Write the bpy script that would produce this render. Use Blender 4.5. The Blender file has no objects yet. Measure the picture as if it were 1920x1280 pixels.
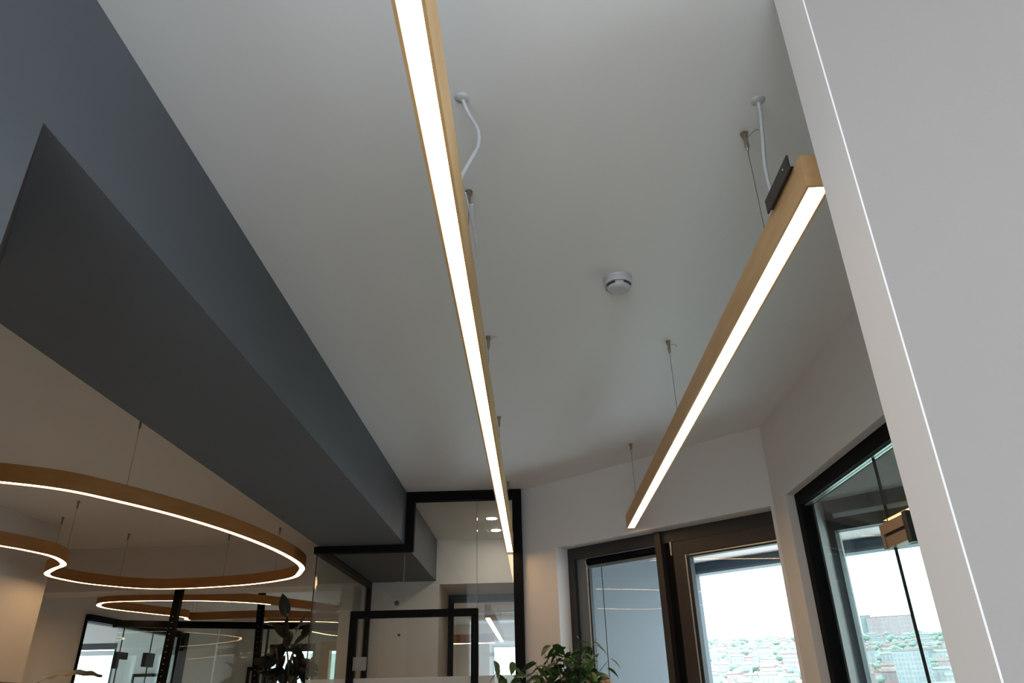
import bpy, math, random
from mathutils import Vector, Matrix, noise

C = bpy.context.scene.collection
SC = bpy.context.scene
random.seed(7)

# ------------------------------------------------------------------ camera
CZ = 1.6                                     # eye height
F, YAW, PITCH, ROLL = 1351.9, -0.0208859, 0.4607262, -0.0231684
cy, sy, cp, sp = math.cos(YAW), math.sin(YAW), math.cos(PITCH), math.sin(PITCH)
FW = Vector((sy*cp, cy*cp, sp)); R0 = Vector((cy, -sy, 0)); U0 = R0.cross(FW)
RT = R0*math.cos(ROLL) + U0*math.sin(ROLL); UP = -R0*math.sin(ROLL) + U0*math.cos(ROLL)
cam = bpy.data.cameras.new('camera'); cam.sensor_width = 36; cam.lens = F/1920*36
cam.clip_start = .02; cam.clip_end = 5000
camo = bpy.data.objects.new('camera', cam); C.objects.link(camo)
m = Matrix((RT, UP, -FW)).transposed().to_4x4(); m.translation = (0, 0, CZ)
camo.matrix_world = m
SC.camera = camo
# ------------------------------------------------------------------ sky, exposure
SKY = 6.0
w = bpy.data.worlds.new('overcast_sky'); SC.world = w; w.use_nodes = True
bg = w.node_tree.nodes['Background']
bg.inputs[0].default_value = (.745, .88, 1, 1); bg.inputs[1].default_value = SKY
vs = SC.view_settings
vs.view_transform = 'Standard'; vs.look = 'None'; vs.gamma = 1; vs.exposure = 0; vs.use_curve_mapping = False
SC.cycles.use_denoising = True
SC.cycles.max_bounces = 14; SC.cycles.diffuse_bounces = 7; SC.cycles.glossy_bounces = 5
SC.cycles.transparent_max_bounces = 24; SC.cycles.transmission_bounces = 4
SC.cycles.sample_clamp_indirect = 6
SC.cycles.caustics_reflective = False; SC.cycles.caustics_refractive = False
LAMP = 14.0                                   # radiance of the lamp diffusers

# ------------------------------------------------------------------ pixel helpers (1920x1280)
def ray(x, y):
    return RT*((x-960)/F) - UP*((y-640)/F) + FW
def pz(x, y, z):
    d = ray(x, y); return Vector((0, 0, CZ)) + d*((z-CZ)/d.z)
def px_(x, y, X):
    d = ray(x, y); return Vector((0, 0, CZ)) + d*(X/d.x)
def py(x, y, Y):
    d = ray(x, y); return Vector((0, 0, CZ)) + d*(Y/d.y)
# facade: slanting wall from A to B; s runs along it, o outward
A2 = Vector((-.07, 5.34)); D2 = (Vector((1.345, 4.06)) - A2).normalized(); N2 = Vector((-D2.y, D2.x))
def fac(s, o, z):
    p = A2 + D2*s + N2*o; return Vector((p.x, p.y, z))

# ------------------------------------------------------------------ materials
def mat(name, col, rough=.6, metal=0, spec=.5, noise_amt=0, noise_scale=8, bump=0, bump_scale=200, emit=None, es=0, stretch=None, col2=None):
    M = bpy.data.materials.new(name); M.use_nodes = True
    nt = M.node_tree; b = nt.nodes['Principled BSDF']
    b.inputs['Base Color'].default_value = (*col, 1); b.inputs['Roughness'].default_value = rough
    b.inputs['Metallic'].default_value = metal; b.inputs['Specular IOR Level'].default_value = spec
    tc = nt.nodes.new('ShaderNodeTexCoord'); vec = tc.outputs['Object']
    if stretch:
        mp = nt.nodes.new('ShaderNodeMapping'); mp.inputs['Scale'].default_value = stretch
        nt.links.new(vec, mp.inputs[0]); vec = mp.outputs[0]
    if noise_amt or col2:
        n = nt.nodes.new('ShaderNodeTexNoise'); n.inputs['Scale'].default_value = noise_scale; n.inputs['Detail'].default_value = 5
        nt.links.new(vec, n.inputs['Vector'])
        r = nt.nodes.new('ShaderNodeMapRange'); r.inputs[1].default_value = .3; r.inputs[2].default_value = .7
        nt.links.new(n.outputs[0], r.inputs[0])
        mx = nt.nodes.new('ShaderNodeMix'); mx.data_type = 'RGBA'
        c2 = col2 or tuple(c*(1-noise_amt) for c in col)
        mx.inputs[6].default_value = (*col, 1); mx.inputs[7].default_value = (*c2, 1)
        nt.links.new(r.outputs[0], mx.inputs[0]); nt.links.new(mx.outputs[2], b.inputs['Base Color'])
    if bump:
        n2 = nt.nodes.new('ShaderNodeTexNoise'); n2.inputs['Scale'].default_value = bump_scale; n2.inputs['Detail'].default_value = 3
        nt.links.new(vec, n2.inputs['Vector'])
        bp = nt.nodes.new('ShaderNodeBump'); bp.inputs['Strength'].default_value = bump; bp.inputs['Distance'].default_value = .002
        nt.links.new(n2.outputs[0], bp.inputs['Height']); nt.links.new(bp.outputs[0], b.inputs['Normal'])
    if emit:
        b.inputs['Emission Color'].default_value = (*emit, 1); b.inputs['Emission Strength'].default_value = es
    return M
def glass_mat(name, tint, rough=0.0, ior=1.5):
    M = bpy.data.materials.new(name); M.use_nodes = True; nt = M.node_tree
    for n in list(nt.nodes):
        if n.type == 'BSDF_PRINCIPLED': nt.nodes.remove(n)
    out = nt.nodes['Material Output']
    geo = nt.nodes.new('ShaderNodeNewGeometry')
    mi = nt.nodes.new('ShaderNodeMix'); mi.data_type = 'FLOAT'; mi.inputs[2].default_value = ior; mi.inputs[3].default_value = 1/ior
    nt.links.new(geo.outputs['Backfacing'], mi.inputs[0])
    fr = nt.nodes.new('ShaderNodeFresnel'); nt.links.new(mi.outputs[0], fr.inputs[0])
    tr = nt.nodes.new('ShaderNodeBsdfTransparent'); tr.inputs[0].default_value = (*tint, 1)
    gl = nt.nodes.new('ShaderNodeBsdfGlossy'); gl.inputs['Roughness'].default_value = rough
    ms = nt.nodes.new('ShaderNodeMixShader')
    nt.links.new(fr.outputs[0], ms.inputs[0]); nt.links.new(tr.outputs[0], ms.inputs[1]); nt.links.new(gl.outputs[0], ms.inputs[2])
    nt.links.new(ms.outputs[0], out.inputs[0])
    return M
def film_mat(name):
    M = bpy.data.materials.new(name); M.use_nodes = True; nt = M.node_tree
    for n in list(nt.nodes):
        if n.type == 'BSDF_PRINCIPLED': nt.nodes.remove(n)
    out = nt.nodes['Material Output']
    tr = nt.nodes.new('ShaderNodeBsdfTransparent'); tl = nt.nodes.new('ShaderNodeBsdfTranslucent'); df = nt.nodes.new('ShaderNodeBsdfDiffuse')
    a = nt.nodes.new('ShaderNodeMixShader'); a.inputs[0].default_value = .5
    nt.links.new(tl.outputs[0], a.inputs[1]); nt.links.new(df.outputs[0], a.inputs[2])
    b = nt.nodes.new('ShaderNodeMixShader'); b.inputs[0].default_value = .6
    nt.links.new(tr.outputs[0], b.inputs[1]); nt.links.new(a.outputs[0], b.inputs[2]); nt.links.new(b.outputs[0], out.inputs[0])
    return M
M = {}
M['white'] = mat('white_wall_paint', (.745, .70, .665), .8, spec=.3, noise_amt=.04, noise_scale=1.2, bump=.12, bump_scale=180)
M['dimmed_white'] = mat('dimmed_white_wall_paint', (.312, .278, .258), .8, spec=.3, noise_amt=.04, noise_scale=1.2, bump=.12, bump_scale=180)  # white wall paint darkened so daylight does not blow out this face
M['ceil'] = mat('white_ceiling_paint', (.81, .80, .79), .7, spec=.3, noise_amt=.03, noise_scale=1.0, bump=.1, bump_scale=150)
M['reveal'] = mat('window_reveal_paint', (.62, .63, .62), .7, bump=.1)
M['grey'] = mat('dark_grey_paint', (.115, .125, .143), .62, spec=.35, noise_amt=.08, noise_scale=1.5, bump=.12, bump_scale=160)
M['beam'] = M['grey']
M['floor'] = mat('oak_laminate', (.50, .45, .40), .5, col2=(.43, .385, .34), noise_scale=3, stretch=(8, .6, 1), bump=.1)
M['wood'] = mat('birch_plywood', (.70, .43, .20), .5, col2=(.60, .35, .15), noise_scale=6, stretch=(5, .8, 5), bump=.08, bump_scale=60)
M['woodring'] = mat('bent_plywood', (.47, .20, .055), .5, col2=(.38, .15, .035), noise_scale=5, stretch=(1, 1, 6), bump=.08, bump_scale=60)
M['lamp'] = mat('lit_opal_diffuser', (.9, .88, .8), .5, emit=(1, .64, .32), es=LAMP)
M['spot'] = mat('downlight_lens', (.9,.9,.85), .4, emit=(1,.9,.74), es=85)
M['lampoff'] = mat('unlit_opal_diffuser', (.55, .42, .28), .5, bump=.02)
M['black'] = mat('black_powder_coat', (.004, .004, .0045), .65, spec=.1, noise_amt=.2, noise_scale=30, bump=.05, bump_scale=400)
M['anth'] = mat('anthracite_aluminium', (.026, .026, .028), .45, noise_amt=.15, noise_scale=20, bump=.05, bump_scale=300)
M['brownfr'] = mat('dark_brown_foil', (.036, .027, .024), .45, noise_amt=.2, noise_scale=20, bump=.05, bump_scale=300)
M['bronze'] = mat('bronze_fitting', (.36, .25, .17), .38, metal=.5, noise_amt=.1, noise_scale=40)
M['brass'] = mat('nickel_brass', (.36, .30, .22), .35, metal=.8, noise_amt=.1, noise_scale=80)
M['steel'] = mat('bright_steel', (.6, .6, .6), .3, metal=.9, noise_amt=.1, noise_scale=60)
M['wire'] = mat('steel_wire', (.16, .15, .14), .45, metal=.6, noise_amt=.1, noise_scale=200)
M['plastic'] = mat('white_plastic', (.72, .71, .71), .35, noise_amt=.04, noise_scale=20)
M['plastic2'] = mat('greyer_white_plastic', (.54, .525, .53), .35, noise_amt=.05, noise_scale=20)  # white plastic in a darker, greyer tone
M['case'] = mat('grey_lock_case', (.24, .22, .21), .5, noise_amt=.08, noise_scale=20)
M['cable'] = mat('white_cable_sheath', (.54, .54, .54), .4, noise_amt=.1, noise_scale=90)
M['slot'] = mat('dark_slot', (.03, .035, .035), .6, noise_amt=.1)
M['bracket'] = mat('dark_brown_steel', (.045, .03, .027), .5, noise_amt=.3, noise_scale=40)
M['rubber'] = mat('black_gasket', (.008, .01, .013), .5, noise_amt=.2)
M['glass'] = glass_mat('clear_glass', (.93, .96, .95))
M['glassg'] = glass_mat('green_tinted_glass', (.87, .93, .915))
M['glassp'] = glass_mat('partition_glass', (.955, .97, .96))
M['film'] = film_mat('frosted_film')
M['alu'] = mat('grey_facade_panel', (.13, .15, .165), .55, noise_amt=.06, noise_scale=2, bump=.03)
M['soffit'] = mat('white_soffit_panel', (.64, .54, .50), .6, noise_amt=.05, noise_scale=2, bump=.03)
M['blue'] = mat('steel_blue_header', (.06, .10, .15), .5, noise_amt=.1, noise_scale=4)
M['conc'] = mat('concrete', (.35, .35, .34), .85, noise_amt=.15, noise_scale=5, bump=.3, bump_scale=40)
M['leaf'] = mat('ficus_leaf', (.028, .07, .012), .4, noise_amt=.5, noise_scale=14)
M['leaf2'] = mat('young_ficus_leaf', (.085, .17, .03), .4, noise_amt=.4, noise_scale=14)
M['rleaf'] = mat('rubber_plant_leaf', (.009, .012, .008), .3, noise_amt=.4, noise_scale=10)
M['palm'] = mat('palm_leaf', (.06, .06, .025), .5, noise_amt=.4, noise_scale=10)
M['bark'] = mat('twig_bark', (.10, .075, .05), .8, noise_amt=.4, noise_scale=40, bump=.4, bump_scale=60)
M['pot'] = mat('white_clay_pot', (.55, .54, .52), .5, noise_amt=.06, noise_scale=6)
M['soil'] = mat('potting_soil', (.05, .035, .025), .95, noise_amt=.5, noise_scale=40, bump=.6, bump_scale=80)
M['tan'] = mat('tan_board', (.52, .33, .19), .5, col2=(.45, .28, .15), noise_scale=5, stretch=(6, 6, .6))

# ------------------------------------------------------------------ mesh helpers
class MB:
    def __init__(s): s.v = []; s.f = []; s.sm = []
    def add(s, vs_, fs, smooth=False):
        o = len(s.v); s.v += [Vector(v) for v in vs_]; s.f += [tuple(i+o for i in f) for f in fs]; s.sm += [smooth]*len(fs); return s
    def hexa(s, p):   # 8 corners: 4 bottom ring, 4 top ring
        return s.add(p, [(3,2,1,0),(4,5,6,7),(0,1,5,4),(1,2,6,5),(2,3,7,6),(3,0,4,7)])
    def box(s, x0, x1, y0, y1, z0, z1, fn=None):
        p = [(x0,y0,z0),(x1,y0,z0),(x1,y1,z0),(x0,y1,z0),(x0,y0,z1),(x1,y0,z1),(x1,y1,z1),(x0,y1,z1)]
        if fn: p = [fn(*q) for q in p]
        return s.hexa(p)
    def prism(s, poly, z0, z1):
        n = len(poly)
        v = [(x,y,z0) for x,y in poly] + [(x,y,z1) for x,y in poly]
        f = [tuple(reversed(range(n))), tuple(range(n,2*n))] + [(i,(i+1)%n,n+(i+1)%n,n+i) for i in range(n)]
        return s.add(v, f)
    def tube(s, pts, r, k=6, caps=True):
        pts = [Vector(p) for p in pts]; n = len(pts)
        rr = r if isinstance(r, (list, tuple)) else [r]*n
        t0 = (pts[1]-pts[0]).normalized(); a = t0.orthogonal().normalized(); v = []
        for i, p in enumerate(pts):
            t = (pts[min(i+1,n-1)]-pts[max(i-1,0)]).normalized()
            a = (a - t*a.dot(t)); a = a.normalized() if a.length > 1e-6 else t.orthogonal().normalized()
            b = t.cross(a)
            v += [p + (a*math.cos(2*math.pi*j/k)+b*math.sin(2*math.pi*j/k))*rr[i] for j in range(k)]
        f = [(i*k+j, i*k+(j+1)%k, (i+1)*k+(j+1)%k, (i+1)*k+j) for i in range(n-1) for j in range(k)]
        s.add(v, f, True)
        if caps:
            o = len(s.v)-n*k
            s.f += [tuple(o+j for j in reversed(range(k))), tuple(o+(n-1)*k+j for j in range(k))]; s.sm += [False]*2
        return s
    def lathe(s, prof, c, k=24, axis=None, smooth=True):   # prof (r,h) along axis from c
        c = Vector(c); ax = Vector(axis or (0,0,1)).normalized(); a = ax.orthogonal().normalized(); b = ax.cross(a)
        v = [c + ax*h + (a*math.cos(2*math.pi*j/k)+b*math.sin(2*math.pi*j/k))*r for r, h in prof for j in range(k)]
        n = len(prof)
        f = [(i*k+j, i*k+(j+1)%k, (i+1)*k+(j+1)%k, (i+1)*k+j) for i in range(n-1) for j in range(k)]
        s.add(v, f, smooth)
        o = len(s.v)-n*k
        s.f += [tuple(o+j for j in reversed(range(k))), tuple(o+(n-1)*k+j for j in range(k))]; s.sm += [False]*2
        return s
    def build(s, name, material, parent=None, bevel=0):
        lo = Vector([min(v[i] for v in s.v) for i in range(3)]); hi = Vector([max(v[i] for v in s.v) for i in range(3)])
        org = Vector(((lo.x+hi.x)/2, (lo.y+hi.y)/2, lo.z))
        me = bpy.data.meshes.new(name); me.from_pydata([v-org for v in s.v], [], s.f); me.validate(); 
        if len(me.polygons) == len(s.sm): me.polygons.foreach_set('use_smooth', s.sm)
        me.materials.append(M[material] if isinstance(material, str) else material)
        o = bpy.data.objects.new(name, me); C.objects.link(o)
        W[o] = org
        o.location = org - (W[parent] if parent else Vector())
        if parent: o.parent = parent
        if bevel:
            bv = o.modifiers.new('bevel', 'BEVEL'); bv.width = bevel; bv.segments = 2; bv.limit_method = 'ANGLE'
        return o
W = {}
def tag(o, label, cat=None, group=None, kind=None):
    o['label'] = label
    if cat: o['category'] = cat
    if group: o['group'] = group
    if kind: o['kind'] = kind
    return o
def thing(name, loc, label, cat, group=None, kind=None):
    o = bpy.data.objects.new(name, None); C.objects.link(o); o.location = loc; W[o] = Vector(loc); o.empty_display_size = .1
    return tag(o, label, cat, group, kind)
def catmull(pts, closed=True, n=8):
    pts = [Vector(p) for p in pts]; N = len(pts); out = []
    for i in range(N if closed else N-1):
        if closed: p0, p1, p2, p3 = (pts[(i+k) % N] for k in (-1, 0, 1, 2))
        else: p0, p1, p2, p3 = (pts[max(0, min(N-1, i+k))] for k in (-1, 0, 1, 2))
        for j in range(n):
            t = j/n
            out.append(.5*((2*p1)+(p2-p0)*t+(2*p0-5*p1+4*p2-p3)*t*t+(3*p1-p0-3*p2+p3)*t**3))
    if not closed: out.append(pts[-1])
    return out

RWX = 2.3; LWX = -1.75
ZC, ZB, ZH = 3.0, 2.62, 2.54     # ceiling, beam bottom, window head
XB, XBL = -.92, -1.54            # beam faces
YP = 5.31                        # glass partition
def yfac(x): return A2.y + (x-A2.x)*D2.y/D2.x
# ================================================================== SETTING
o = MB().prism([(-9.5,-3.7),(5.2,-3.7),(5.2,yfac(5.2)+.3),(-.07+.2,5.34+.22),(.13,16),(-9.5,16)], -.15, 0).build('floor', 'floor')
tag(o, 'brown oak floor of the office', 'floor', kind='structure')
o = MB().prism([(-9.5,-3.7),(5.2,-3.7),(5.2,yfac(5.2)+.3),(-.07+.2,5.34+.22),(.13,16),(-9.5,16)], ZC, ZC+.25).build('ceiling', 'ceil')
tag(o, 'plain white painted ceiling above the pendant lamps', 'ceiling', kind='structure')
# beam
o = MB().box(XBL, XB, 1.035, 7.1, ZB, ZC+.02).build('trim_1', 'beam')
tag(o, 'long dark grey ceiling beam left of the long pendant lamp', 'beam', kind='structure')
# near left wall with its slanting end
o = MB().prism([(XB,.2),(XB,1.035),(-1.30,1.48),(-1.52,1.48),(-1.52,.2)], 0, ZC+.02).build('wall_left_near', 'grey')
tag(o, 'dark grey wall end meeting the beam at the left', 'wall', kind='structure')
MB().prism([(XB-.002,1.0375),(-1.30,1.4835),(-1.303,1.479),(XB-.006,1.034)], 0, ZB).build('end_darkening_strip', 'bracket', o)  # added dark strip that darkens the slanting wall end
# left room
o = MB().box(-5.2, -4.02, .2, 6.1, 0, ZC+.02).build('wall_left', 'white'); tag(o, 'warm lit white wall of the left room', 'wall', kind='structure')
mb = MB().box(-5.45, -5.2, 6.1, 8.75, 0, ZC+.02).box(-5.45, -5.2, 8.75, 11.4, ZH, ZC+.02).box(-5.45, -5.2, 11.4, 13.4, 0, ZC+.02).box(-5.45,-5.2,8.75,11.4,0,.05)
o = mb.build('wall_left_far', 'white'); tag(o, 'white wall beyond the left room, holding a glazed office front', 'wall', kind='structure')
o = MB().box(-5.2, XBL-.06, 7.05, 7.45, ZB-.02, ZC+.02).build('trim_2', 'white'); tag(o, 'white cross beam at the back of the left room', 'beam', kind='structure')
# far back wall of left area with openings
wa0, wa1 = py(503,1230,13.4), py(590,1230,13.4)
wb0, wb1 = py(604,1230,13.4), py(652,1230,13.4)
ow0, ow1 = py(118,1240,13.4), py(214,1240,13.4)
zo = py(170,1206,13.4).z
za = py(540,1207,13.4).z; zbw = py(630,1203,13.4).z
mb = MB()
xs = [-9.4, ow0.x-.3, ow1.x, -5.45]
def wallx(mb, x0, x1, y0, y1, holes):
    x = x0
    for a, b, lo, hi in holes:
        mb.box(x, a, y0, y1, 0, ZC+.02); mb.box(a, b, y0, y1, hi, ZC+.02); mb.box(a, b, y0, y1, 0, lo); x = b
    mb.box(x, x1, y0, y1, 0, ZC+.02)
wallx(mb, -9.4, .13, 13.4, 13.6, [(ow0.x-.2, ow1.x, .4, zo), (wa0.x, wa1.x, .9, za), (wb0.x, wb1.x, .9, zbw), (-1.7, -.0, 0, ZC)])
o = mb.build('wall_back_far', 'white'); tag(o, 'far end wall of the office with windows', 'wall', kind='structure')
o = MB().box(-9.5, -9.3, 6.1, 9.5, 0, ZC+.02).box(-9.5, -9.3, 9.5, 12.5, 0, .8).box(-9.5, -9.3, 9.5, 12.5, 2.6, ZC+.02).box(-9.5, -9.3, 12.5, 13.6, 0, ZC+.02).box(-9.5,-5.2,6.0,6.1,0,ZC+.02).build('wall_office', 'white'); tag(o, 'outer walls of the small glazed office', 'wall', kind='structure')  # unseen side opening added to brighten the office
# vestibule walls
mb = MB().box(-1.62, -.887, 7.1, 7.95, 0, ZC+.02).box(-.887, -.02, 7.1, 7.95, 2.59, ZC+.02)
o = mb.build('wall_vestibule_back', 'white'); tag(o, 'white wall behind the glass partition with a deep opening', 'wall', kind='structure')
o = MB().box(-.07, .13, 5.36, 16, 0, ZC+.02).build('wall_vestibule_right', 'white'); tag(o, 'side wall hidden beyond the glass partition', 'wall', kind='structure')
o = MB().box(-1.82, -1.70, 7.10, 13.4, 0, ZC+.02).build('wall_inner', 'white'); tag(o, 'pale inner wall seen through the side glass', 'wall', kind='structure')
fw0, fw1 = py(922,1225,15.8), py(990,1225,15.8)
mb = MB(); wallx(mb, -2.6, .13, 15.8, 16, [(fw0.x, -.08, 1.0, py(945,1208,15.8).z)])
o = mb.build('wall_back_end', 'white'); tag(o, 'end wall of the far office with a bright window', 'wall', kind='structure')
o = MB().box(-2.75, -2.6, 13.4, 16, 0, ZC+.02).build('wall_left_end', 'white'); tag(o, 'left wall of the far office', 'wall', kind='structure')
# facade
S0, S1 = .319, 1.9; S2, S3 = 2.14, 4.3
mb = MB()
f = lambda s, o_, z: fac(s, o_, z)
mb.box(0, S0, 0, .3, 0, ZC+.02, f); mb.box(S0, S1, 0, .3, ZH, ZC+.02, f); mb.box(S1, S2, 0, .3, 0, ZC+.02, f)
mb.box(S2, S3, 0, .3, ZH, ZC+.02, f); mb.box(S2, S3, 0, .3, 0, .5, f); mb.box(S3, 7.1, 0, .3, 0, ZC+.02, f)
o = mb.build('wall_back', 'white'); tag(o, 'slanting white facade wall around the balcony window', 'wall', kind='structure')
# right wall with glazed front of the meeting room
mb = MB().box(1.35, 1.47, 3.83, 4.04, 0, ZC+.02).box(1.35, 1.47, 1.5, 3.83, ZH, ZC+.02).box(1.35, 1.47, 1.11, 1.5, 0, ZC+.02)
o = mb.build('wall_right', 'white'); tag(o, 'white wall above the glazed meeting room front', 'wall', kind='structure')
o = MB().box(.578, 5.2, 1.006, 1.114, 0, ZC+.02).build('wall_right_near', 'dimmed_white')  # wide face holds the darkened white; its end stays plain white
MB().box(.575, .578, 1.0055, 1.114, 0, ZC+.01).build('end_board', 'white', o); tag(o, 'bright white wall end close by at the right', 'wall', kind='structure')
# behind the camera
o = MB().box(-4.02, -1.52, .2, .35, 0, ZC+.02).build('wall_rear_daylight_stop', 'white'); tag(o, 'unseen wall added to keep daylight out of the left room', 'wall', kind='structure')  # added out of view so the left room stays dim
LW = (-3.0, 0.15)
mb = MB().box(LWX-.2, LWX, -3.5, LW[0], 0, ZC+.02).box(LWX-.2, LWX, LW[0], LW[1], 0, .2).box(LWX-.2, LWX, LW[0], LW[1], 2.92, ZC+.02).box(LWX-.2, LWX, LW[1], .2, 0, ZC+.02)
o = mb.build('wall_left_rear', 'white'); tag(o, 'window wall to the left behind the viewer', 'wall', kind='structure')
mb = MB(); wallx(mb, LWX-.2, RWX+.2, -3.7, -3.5, [(-1.2, .9, .2, 2.92)])
o = mb.build('wall_front', 'white'); tag(o, 'rear wall with a wide window behind the viewer', 'wall', kind='structure')
RW = (-.6, .9)
mb = MB().box(RWX, RWX+.2, -3.5, RW[0], 0, ZC+.02).box(RWX, RWX+.2, RW[0], RW[1], 0, .2).box(RWX, RWX+.2, RW[0], RW[1], 2.92, ZC+.02).box(RWX, RWX+.2, RW[1], 1.0, 0, ZC+.02)
o = mb.build('wall_right_rear', 'white'); tag(o, 'window wall to the right behind the viewer', 'wall', kind='structure')
o = MB().box(5.0, 5.2, 1.114, 1.3, 0, ZC+.02).build('wall_right_far', 'white'); tag(o, 'far right wall of the meeting room', 'wall', kind='structure')

# ================================================================== PENDANT LAMPS
def hanger(par, x, y, zl, tail, k=1.0):
    c = MB().tube([(x, y, ZC-.05*k), (x, y, (ZC+zl)/2), (x, y, zl)], .0011, 5).build('suspension_cable', 'wire', par)
    MB().lathe([(.002,-.062*k),(.0045,-.056*k),(.0065,-.047*k),(.0068,-.016*k),(.0088,-.0155*k),(.0088,-.006*k),(.0115,-.0055*k),(.0115,0)], (x, y, ZC), 14, smooth=False).build('cable_gripper', 'brass', c)
    t = Vector(tail)
    MB().tube(catmull([(x, y, ZC-.022), Vector((x,y,ZC-.022))+t*.4+Vector((0,0,.006)), Vector((x,y,ZC-.022))+t*.8+Vector((0,0,.008)), Vector((x,y,ZC-.024))+t], False, 4), .0008, 4).build('wire_tail', 'wire', c)
def linear_lamp(label, xc, wd, ed, zb, h, y0, y1, hangers, group=None, tails=None):
    L = thing('linear_pendant_lamp', (xc, (y0+y1)/2, zb), label, 'lamp', group)
    t = (wd-ed)/2
    hs = MB().box(xc-wd/2, xc-ed/2, y0, y1, zb, zb+h).box(xc+ed/2, xc+wd/2, y0, y1, zb, zb+h)
    hs.box(xc-ed/2, xc+ed/2, y0, y0+.006, zb, zb+h).box(xc-ed/2, xc+ed/2, y1-.006, y1, zb, zb+h).box(xc-ed/2, xc+ed/2, y0+.006, y1-.006, zb+.008, zb+h)
    hs.build('housing', 'wood', L)
    MB().box(xc-ed/2, xc+ed/2, y0+.006, y1-.006, zb+.0015, zb+.007).build('diffuser', 'lamp', L)
    for i, y in enumerate(hangers): hanger(L, xc, y, zb+h, tails[i % len(tails)])
    return L
L1 = linear_lamp('long wooden linear pendant lamp running from above the viewer to the glass partition', -.159, .0515, .0385, ZH, .131, .35, 5.262,
    [1.775, 2.767, 3.75, 5.08], tails=[(-.035, .0, .012), (.035, -.01, .012), (-.02, 0, .004), (.015, 0, .01)])
L2 = linear_lamp('shorter wooden linear pendant lamp hanging beside the near white wall end', .6285, .053, .041, 2.554, .082, 1.232, 4.63,
    [1.564, 2.868, 4.297], tails=[(.035, -.02, .015), (.035, .0, -.004), (.02, 0, -.01)])
# feed cables
def cable(par, pts, r, cano):
    MB().tube(catmull(pts, False, 8), r, 10).build('power_cable', 'cable', par)
    MB().lathe([(.007,-.007),(.012,-.005),(.0185,-.002),(.019,0)], cano, 24).build('cable_rosette', 'plastic2', par)
zz = [3.0, 2.965, 2.90, 2.84, 2.78, 2.73, 2.69]
p1 = [pz(x, y, z) for (x, y), z in zip([(866,183),(878,212),(896,243),(897,272),(884,298),(870,322),(862,340)], zz)]
cable(L1, p1, .0052, p1[0])
p2 = [pz(x, y, z) for (x, y), z in zip([(1421,188),(1426,215),(1430,258),(1433,300),(1440,340),(1450,372),(1458,392)], zz)]
cable(L2, p2, .0052, p2[0])
# flat driver strip lying on lamp 1, bracket on lamp 2
a, b = pz(884, 384, 2.77), pz(896, 481, 2.70)
MB().tube(catmull([pz(872,360,2.80), pz(879,390,2.77), pz(888,430,2.74), pz(895,478,2.71)], False, 5), .003, 6).build('driver_lead', 'cable', L1)
d = (b-a).normalized(); sd = Vector((.0055, 0, 0)); up = Vector((0, 0, .003))
MB().hexa([a-sd, a+sd, b+sd*.6, b-sd*.6, a-sd+up, a+sd+up, b+sd*.6+up, b-sd*.6+up]).build('driver_strip', 'cable', L1)
ya, yb = px_(1480,304,.592).y, px_(1443,404,.592).y
bt = 2.554+.082
mb = MB().box(.588, .592, ya, yb, bt-.01, bt+.028).box(.592, .612, ya+.01, yb, bt+.001, bt+.005)
br = mb.build('mounting_bracket', 'bracket', L2)
MB().lathe([(.0025,0),(.0025,.002)], (.588, ya+.03, bt+.012), 8, axis=(-1,0,0)).build('bracket_screw', 'steel', br)

# ring lamps: a bent strip along a closed line, given by pixels of its lit underside
def ribbon(pts, w0, w1, z0, z1, closed=True):
    n = len(pts); mb = MB(); v = []
    for i, p in enumerate(pts):
        q0, q1 = (pts[(i-1) % n], pts[(i+1) % n]) if closed else (pts[max(i-1,0)], pts[min(i+1,n-1)])
        t = Vector((q1.x-q0.x, q1.y-q0.y, 0)).normalized(); nn = Vector((-t.y, t.x, 0))
        for ww, z in ((w0,z0),(w1,z0),(w1,z1),(w0,z1)): v.append(Vector((p.x, p.y, z))+nn*ww)
    f = []
    for i in range(n if closed else n-1):
        j = (i+1) % n
        for k in range(4): f.append((i*4+k, i*4+(k+1)%4, j*4+(k+1)%4, j*4+k))
    if not closed: f += [(3,2,1,0), tuple((n-1)*4+k for k in range(4))]
    mb.add(v, f); return mb
def ring_lamp(label, pts, zb, h, hang, wd=.05, lit=None, group='curved ring lamps of the left room'):
    P = catmull(pts, True, 8)
    c = sum(P, Vector())/len(P); c.z = zb
    L = thing('curved_pendant_lamp', c, label, 'lamp', group)
    t = .0055
    hs = ribbon(P, -wd/2, -wd/2+t, zb, zb+h)
    for q in (ribbon(P, wd/2-t, wd/2, zb, zb+h), ribbon(P, -wd/2+t, wd/2-t, zb+.008, zb+h)): hs.add(q.v, q.f)
    hs.build('housing', 'woodring', L)
    if lit is None: ribbon(P, -wd/2+t, wd/2-t, zb+.0015, zb+.007).build('diffuser', 'lamp', L)
    else:
        n = len(P); a, b = int(lit[0]*8), int(lit[1]*8)
        ribbon([P[i % n] for i in range(a, b+1)], -wd/2+t, wd/2-t, zb+.0015, zb+.007, False).build('diffuser', 'lamp', L)
        d_ = ribbon([P[i % n] for i in range(b, a+n+1)], -wd/2+t, wd/2-t, zb+.0015, zb+.007, False).build('diffuser', 'lampoff', L); d_['label'] = 'unlit stretch of the diffuser'
    for x, y in hang: hanger(L, x, y, zb+h, (.02, .01, .004))
    return L
ZR = 2.545
r1 = [pz(x, y, ZR) for x, y in ((0,904),(110,917),(200,935),(330,967),(440,1001),(520,1033),(562,1058),(563,1072),(540,1085),(450,1097),(300,1104),(180,1096),(108,1084),(88,1076),(100,1067),(119,1058),(100,1044),(50,1032),(0,1023))]
r1 += [Vector((-3.50,4.30,0)), Vector((-3.62,3.85,0)), Vector((-3.45,3.35,0)), Vector((-3.05,3.05,0)), Vector((-2.70,3.06,0))]
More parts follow.
